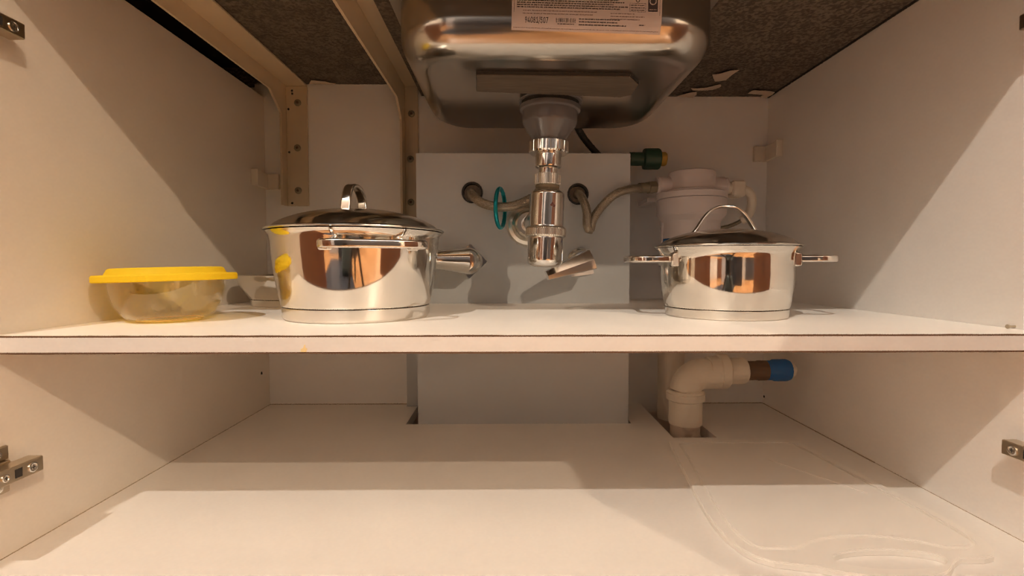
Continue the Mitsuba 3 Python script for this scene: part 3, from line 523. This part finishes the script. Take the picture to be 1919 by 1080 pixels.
arch = [(0, -0.0345, 0.1290), (0, -0.0325, 0.1370), (0, -0.0285, 0.1500), (0, -0.0190, 0.1622), (0, 0, 0.1668), (0, 0.0190, 0.1622), (0, 0.0285, 0.1500), (0, 0.0325, 0.1370), (0, 0.0345, 0.1290)]
ad = np.array([0.04, 1.0]); ad /= np.linalg.norm(ad)
arch = [(C1[0] - 0.003 + b * ad[0], C1[1] + b * ad[1], SZ + h) for _, b, h in arch]
part(k, 'knob', sweep(spline(arch, 48), rrect(0.0122, 0.0046, 0.0021), up=(1, 0, 0)), M_STEEL, 40, 'arched strap knob')
for s_ in (-1, 1):
    part(k, 'rivet', lathe([(0, -0.002), (0.0085, -0.002), (0.0090, 0.0010), (0.0070, 0.0030), (0, 0.0034)], (C1[0] - 0.003, C1[1] + s_ * 0.0345, SZ + 0.1315), (0, s_ * 0.25, 1), 32), M_STEEL)
for dd in ((0.42, -0.906), (-0.42, 0.906)):
    hk = part(t, 'handle', loop_handle(C1, SZ + 0.0880, 0.0975, dd, 0.110, 0.038, 0.0095, 0.0058), M_STEEL, 40)
    for lg in lugs(C1, SZ + 0.0878, 0.1018, dd, 0.110, 0.016, 0.0112): part(hk, 'lug', lg, M_STEEL, 40)
# small pot
C2 = (0.2834, 0.6568)
t = thing('cooking_pot', 'small shiny stainless steel pot with a wire-arch lid handle, right side of the shelf', 'pot')
o = (C2[0], C2[1], SZ)
part(t, 'base', lathe([(0, 0), (0.0722, 0), (0.0735, 0.0010), (0.0742, 0.0030), (0.0752, 0.0112), (0.0745, 0.0117), (0, 0.0117)], o, n=160), M_BASE, 30)
part(t, 'seam', lathe([(0, 0.0112), (0.0744, 0.0112), (0.0744, 0.0126), (0, 0.0126)], o, n=128), M_DARK)
part(t, 'body', lathe([(0, 0.0125), (0.0750, 0.0125), (0.0758, 0.0145), (0.0775, 0.022), (0.0792, 0.032), (0.0803, 0.043), (0.0808, 0.055), (0.0806, 0.066), (0.0806, 0.074), (0.0815, 0.0795), (0.0835, 0.0835), (0.0868, 0.0868), (0.0876, 0.0878), (0.0864, 0.0883), (0.0815, 0.0835), (0.0790, 0.078), (0.0785, 0.045), (0.0740, 0.018), (0, 0.016)], o, n=160), M_STEEL, 35)
k = pot_lid(t, C2, SZ + 0.0890, 0.0892, 0.003, 0.0200)
wp = [(-0.0540, 0.1005), (-0.0480, 0.1032), (-0.0420, 0.1080), (-0.0330, 0.1205), (-0.0240, 0.1325), (-0.0130, 0.1400), (0.0, 0.1418), (0.0120, 0.1400), (0.0225, 0.1330), (0.0320, 0.1205), (0.0405, 0.1085), (0.0465, 0.1036), (0.0530, 0.1008)]
part(k, 'knob', sweep(spline([(C2[0] + a, C2[1], SZ + h) for a, h in wp], 80), rrect(0.0085, 0.0034, 0.0015), up=(0, 1, 0)), M_STEEL, 40, 'arched wire handle')
for dd in ((-0.995, 0.10), (0.995, -0.10)):
    hk = part(t, 'handle', loop_handle(C2, SZ + 0.0735, 0.0770, dd, 0.078, 0.046, 0.0085, 0.0056), M_STEEL, 40)
    for lg in lugs(C2, SZ + 0.0725, 0.0806, dd, 0.078, 0.017, 0.0170): part(hk, 'lug', lg, M_STEEL, 40)
# open pan behind the bowl
C3 = (-0.361, 0.871); o = (C3[0], C3[1], SZ)
t = thing('saucepan', 'low stainless steel pan behind the yellow-lidded bowl, without a lid', 'pan')
part(t, 'base', lathe([(0, 0), (0.0705, 0), (0.0718, 0.0010), (0.0732, 0.0105), (0.0726, 0.0110), (0, 0.0110)], o, n=128), M_BASE)
part(t, 'seam', lathe([(0, 0.0105), (0.0725, 0.0105), (0.0725, 0.0120), (0, 0.0120)], o, n=96), M_DARK)
part(t, 'body', lathe([(0, 0.0118), (0.0735, 0.0118), (0.0780, 0.0180), (0.0850, 0.0270), (0.0905, 0.0370), (0.0932, 0.0460), (0.0945, 0.0500), (0.0955, 0.0508), (0.0945, 0.0514), (0.0925, 0.0495), (0.0880, 0.0370), (0.0820, 0.0270), (0.0700, 0.0160), (0, 0.015)], o, n=128), M_STEEL, 35)
# ------------------------------------------------------------------ glassy bowl with yellow lid
CB = (-0.4040, 0.6080)
t = thing('bowl', 'clear plastic bowl under a yellow lid by the left cabinet side', 'bowl')
prof = [(0, 0.0004), (0.0325, 0.0004)]
for a in np.linspace(0.10, math.pi / 2, 22): prof.append((0.0335 + 0.0265 * math.sin(a), 0.0485 - 0.0475 * math.cos(a)))
tilt = lambda m: turned(m, -1.6, (0, 1, 0), (CB[0] - 0.033, CB[1], SZ))
prof += [(0.0612, 0.0486), (0.0612, 0.0470)] + [(max(a - 0.0021 * math.sin(0.3 + 1.2 * k / len(prof)), 0), b + 0.0019 * (1 - k / len(prof))) for k, (a, b) in list(enumerate(prof))[::-1]]
part(t, 'body', tilt(lathe(prof, (CB[0], CB[1], SZ), n=96)), M_CLEAR, 40)
part(t, 'foot', tilt(lathe([(0.0310, 0.0001), (0.0335, 0.0001), (0.0342, 0.0012), (0.0335, 0.0022), (0.0318, 0.0020), (0.0310, 0.0010)], (CB[0], CB[1], SZ), n=96)), M_FOOT, 40, 'yellowish foot ring')
lp = [(0.0590, 0.0470), (0.0715, 0.0465), (0.0728, 0.0475), (0.0728, 0.0530), (0.0715, 0.0548), (0.0610, 0.0552), (0.0580, 0.0610), (0.0560, 0.0622), (0, 0.0628)]
part(t, 'lid', tilt(lathe(lp, (CB[0], CB[1], SZ), n=96)), M_YELLOW, 30, 'yellow snap-on lid')
# ------------------------------------------------------------------ chopping board
out = [(0.2500, 0.7740), (0.2560, 0.7800), (0.4440, 0.7800), (0.4510, 0.7730), (0.4600, 0.690), (0.4667, 0.6056), (0.4735, 0.545), (0.4745, 0.500), (0.4725, 0.482), (0.4660, 0.4700), (0.4560, 0.4600), (0.4440, 0.4565), (0.4220, 0.4570), (0.4100, 0.4500), (0.4010, 0.4420), (0.3900, 0.4345), (0.3700, 0.4285), (0.3450, 0.4270), (0.3200, 0.4290), (0.3000, 0.4350), (0.2800, 0.4440), (0.2620, 0.4480), (0.2450, 0.4520), (0.2330, 0.4600), (0.2250, 0.4720), (0.2190, 0.4950), (0.2175, 0.5250), (0.2210, 0.5650), (0.2350, 0.6650)]
out = Polygon(out).buffer(0.004).buffer(-0.008).buffer(0.004)
slot = affinity.scale(Point(0.355, 0.4560).buffer(1.0, 24), 0.0515, 0.0155)
inner_ = out.buffer(-0.016).difference(affinity.scale(Point(0.352, 0.4420).buffer(1.0, 32), 0.088, 0.056)).difference(sbox(0.1, 0.40, 0.6, 0.476)).buffer(-0.012).buffer(0.012)
groove = inner_.buffer(0.0048).difference(inner_.buffer(-0.0008))
ZB = ZF + 0.0062
import manifold3d
def cross(poly):
    polys = getattr(poly, 'geoms', [poly]); return manifold3d.CrossSection([list(r.coords)[:-1] for g_ in polys for r in [g_.exterior, *g_.interiors]], manifold3d.FillRule.EvenOdd)
plate = out.difference(slot)
solid = cross(plate).extrude(0.0046) + cross(out.buffer(-0.0006).difference(slot.buffer(0.0006))).extrude(0.0054) + cross(out.buffer(-0.0014).difference(slot.buffer(0.0014))).extrude(0.0060)
for d_, h_ in ((0.0, 0.0006), (0.0010, 0.0013), (0.0020, 0.0019)): solid = solid - cross(groove.buffer(-d_)).extrude(0.01).translate((0, 0, 0.0060 - h_))
mm = solid.to_mesh(); cut = trimesh.Trimesh(mm.vert_properties[:, :3], mm.tri_verts, process=False); cut.apply_translation((0, 0, ZF + 0.0003))
t = thing('chopping_board', 'milky white plastic chopping board with a grip hole lying on the cabinet floor', 'chopping board')
part(t, 'plate', cut, M_CUT, 25)
part(t, 'scratch', cat(sweep(np.linspace((0.3650, 0.698, ZF + 0.0064), (0.4300, 0.590, ZF + 0.0064), 10), circle(0.0006, 6))), M_SCRATCH, 30, 'long pale scratch')
# ------------------------------------------------------------------ hinges
def hinge(side, yend, zc, label, length=0.080):
    t = key_for(('door_2' if side > 0 else 'door_1') + '__hinge'); labels[t] = {'label': label}
    x = XR if side > 0 else XL; s_ = -side
    def b(a0, a1, y0, y1, z0, z1, c=0.0006): return box(min(x + s_ * a0, x + s_ * a1), max(x + s_ * a0, x + s_ * a1), y0, y1, z0, z1, c)
    y0 = yend - length
    scene[t] = mikit.ply(b(0.0085, 0.0240, y0, yend, zc - 0.0074, zc + 0.0074, 0.0010), M_NICKEL)
    part(t, 'mounting_plate', cat(b(0, 0.0075, y0, yend - 0.016, zc - 0.0088, zc + 0.0088, 0.0006), b(0, 0.0100, y0, yend - 0.014, zc + 0.0030, zc + 0.0066, 0.0004), b(0, 0.0100, y0, yend - 0.014, zc - 0.0066, zc - 0.0030, 0.0004)), M_NICKEL, False)
    for q in (-1, 1):
        part(t, 'wing', b(0, 0.0040, yend - 0.052, yend - 0.0135, min(zc + q * 0.0088, zc + q * 0.0225), max(zc + q * 0.0088, zc + q * 0.0225), 0.0012), M_NICKEL, False)
        part(t, 'screw', lathe([(0, 0), (0.0044, 0), (0.0040, 0.0018), (0.0022, 0.0020), (0.0016, 0.0006), (0, 0.0004)], (x + s_ * 0.0040, yend - 0.026, zc + q * 0.0155), (s_, 0, 0), 24), M_CHROME, 30)
    for yy, r in ((yend - 0.0118, 0.0048), (yend - 0.0385, 0.0036)):
        part(t, 'screw', lathe([(0, 0), (r, 0), (r, 0.0012), (r * 0.78, 0.0014), (r * 0.72, 0.0004), (r * 0.6, 0.0003), (r * 0.52, 0.0011), (0, 0.0011)], (x + s_ * 0.0238, yy, zc), (s_, 0, 0), 28), M_CHROME, 30)
        part(t, 'slot', cat(b(0.0248, 0.0251, yy - r * 0.42, yy + r * 0.42, zc - 0.0004, zc + 0.0004, 0), b(0.0248, 0.0251, yy - 0.0004, yy + 0.0004, zc - r * 0.42, zc + r * 0.42, 0)), M_DARK, False)
    part(t, 'slot', b(0.0236, 0.0242, yend - 0.0295, yend - 0.0220, zc - 0.0042, zc + 0.0042, 0.0002), M_DARK, False, 'square slot')
hinge(-1, 0.4946, -0.1913, 'nickel hinge arm on the left cabinet side, below the shelf')
hinge(-1, 0.4930, 0.2233, 'nickel hinge arm on the left cabinet side, above the shelf')
hinge(1, 0.4970, -0.1800, 'nickel hinge arm on the right cabinet side, below the shelf')
hinge(1, 0.4957, 0.2362, 'nickel hinge arm on the right cabinet side, above the shelf')
# ------------------------------------------------------------------ what stands outside the frame: doors, kitchen, tripod
def door(hx, hy, tx, ty, side, label):
    t = 'door_2' if side > 0 else 'door_1'
    d = np.array([tx - hx, ty - hy]); L = np.linalg.norm(d); d /= L; n = np.array([d[1], -d[0]]) * (1 if side > 0 else -1) * -1
    m = box(0, L, 0, 0.018, KZ + 0.105, 0.320, 0.001); R = np.eye(4); R[:2, 0] = d; R[:2, 1] = n if np.linalg.det([[d[0], n[0]], [d[1], n[1]]]) > 0 else n; R[:2, 3] = (hx, hy)
    m.apply_transform(R); m.fix_normals(); struct(t, m, M_WOOD, label)
    h = box(L - 0.05, L - 0.035, 0.018, 0.045, 0.12, 0.25, 0.003); h.apply_transform(R); h.fix_normals(); part(t, 'handle', h, M_BLACK, False)
door(0.535, 0.415, 0.584, -0.113, 1, 'brown right cabinet door swung wide open beside the camera')
door(-0.497, 0.415, -0.546, -0.113, -1, 'brown left cabinet door swung wide open beside the camera')
t = thing('kitchen_cabinet', 'brown kitchen cupboard standing behind the camera', 'cabinet')
part(t, 'carcass', box(-2.28, -0.75, -3.385, -2.85, KZ, 0.48), M_WOOD, False)
t = thing('wall_cupboard', 'dark wall cupboards behind the camera, made full height to darken reflections', 'cabinet')
part(t, 'carcass', box(-2.28, 2.88, -3.385, -3.05, 0.485, 2.29), M_SLATE, False)  # stretched to full height to darken what the sink front mirrors
t = thing('refrigerator', 'pale grey refrigerator standing behind the camera', 'refrigerator')
part(t, 'body', box(-1.05, -0.50, -2.30, -1.75, KZ, 0.94, 0.01), M_APPL, False)
t = thing('oven', 'dark oven cabinet standing behind the camera', 'oven')
part(t, 'body', box(0.9, 2.88, -3.385, -2.8, KZ, 0.48, 0.005), M_SLATE, False)
single('added_rug', box(-0.85, 0.02, -1.40, -0.22, KZ, KZ + 0.008, 0.003), M_SLATE, 'dark mat added on the kitchen floor to darken the reflections in the pots', 'added_rug')  # unseen mat, added to cover the orange floor in the pots' reflections
t = thing('added_table', 'dark slate island added behind the camera to darken the reflections', 'table')
part(t, 'body', box(-0.48, 0.42, -2.00, -1.45, KZ, 0.50, 0.005), M_SLATE, False)  # unseen block, added as a dark area for the steel to mirror
single('added_bag', moved(trimesh.convex.convex_hull(np.vstack([trimesh.creation.icosphere(2, 0.07).vertices + q for q in ((-.09, -.05, .07), (.09, -.05, .07), (-.09, .05, .07), (.09, .05, .07), (-.06, 0, .24), (.06, 0, .24))])), (-0.13, -0.72, KZ + 0.008)), M_TEALC, 'teal grey bag shape added for the dark figure mirrored in the pots', 'bag')  # unseen shape, added for the dark figure in the pots' reflections
t = thing('camera_tripod', 'black tripod behind the lens, mirrored in the pots', 'tripod')
part(t, 'head', box(-0.05, 0.05, -0.26, -0.12, -0.05, 0.05, 0.01), M_BLACK, False)
for tx, ty in ((-0.17, -0.10), (0.17, -0.10), (0.07, -0.50)):
    part(t, 'leg', tube([(0.25 * tx, -0.19 + 0.2 * (ty + 0.19), -0.05), (tx, ty, KZ + 0.002)], 0.018), M_BLACK)
scene = {k: v for k, v in scene.items() if v != {}}
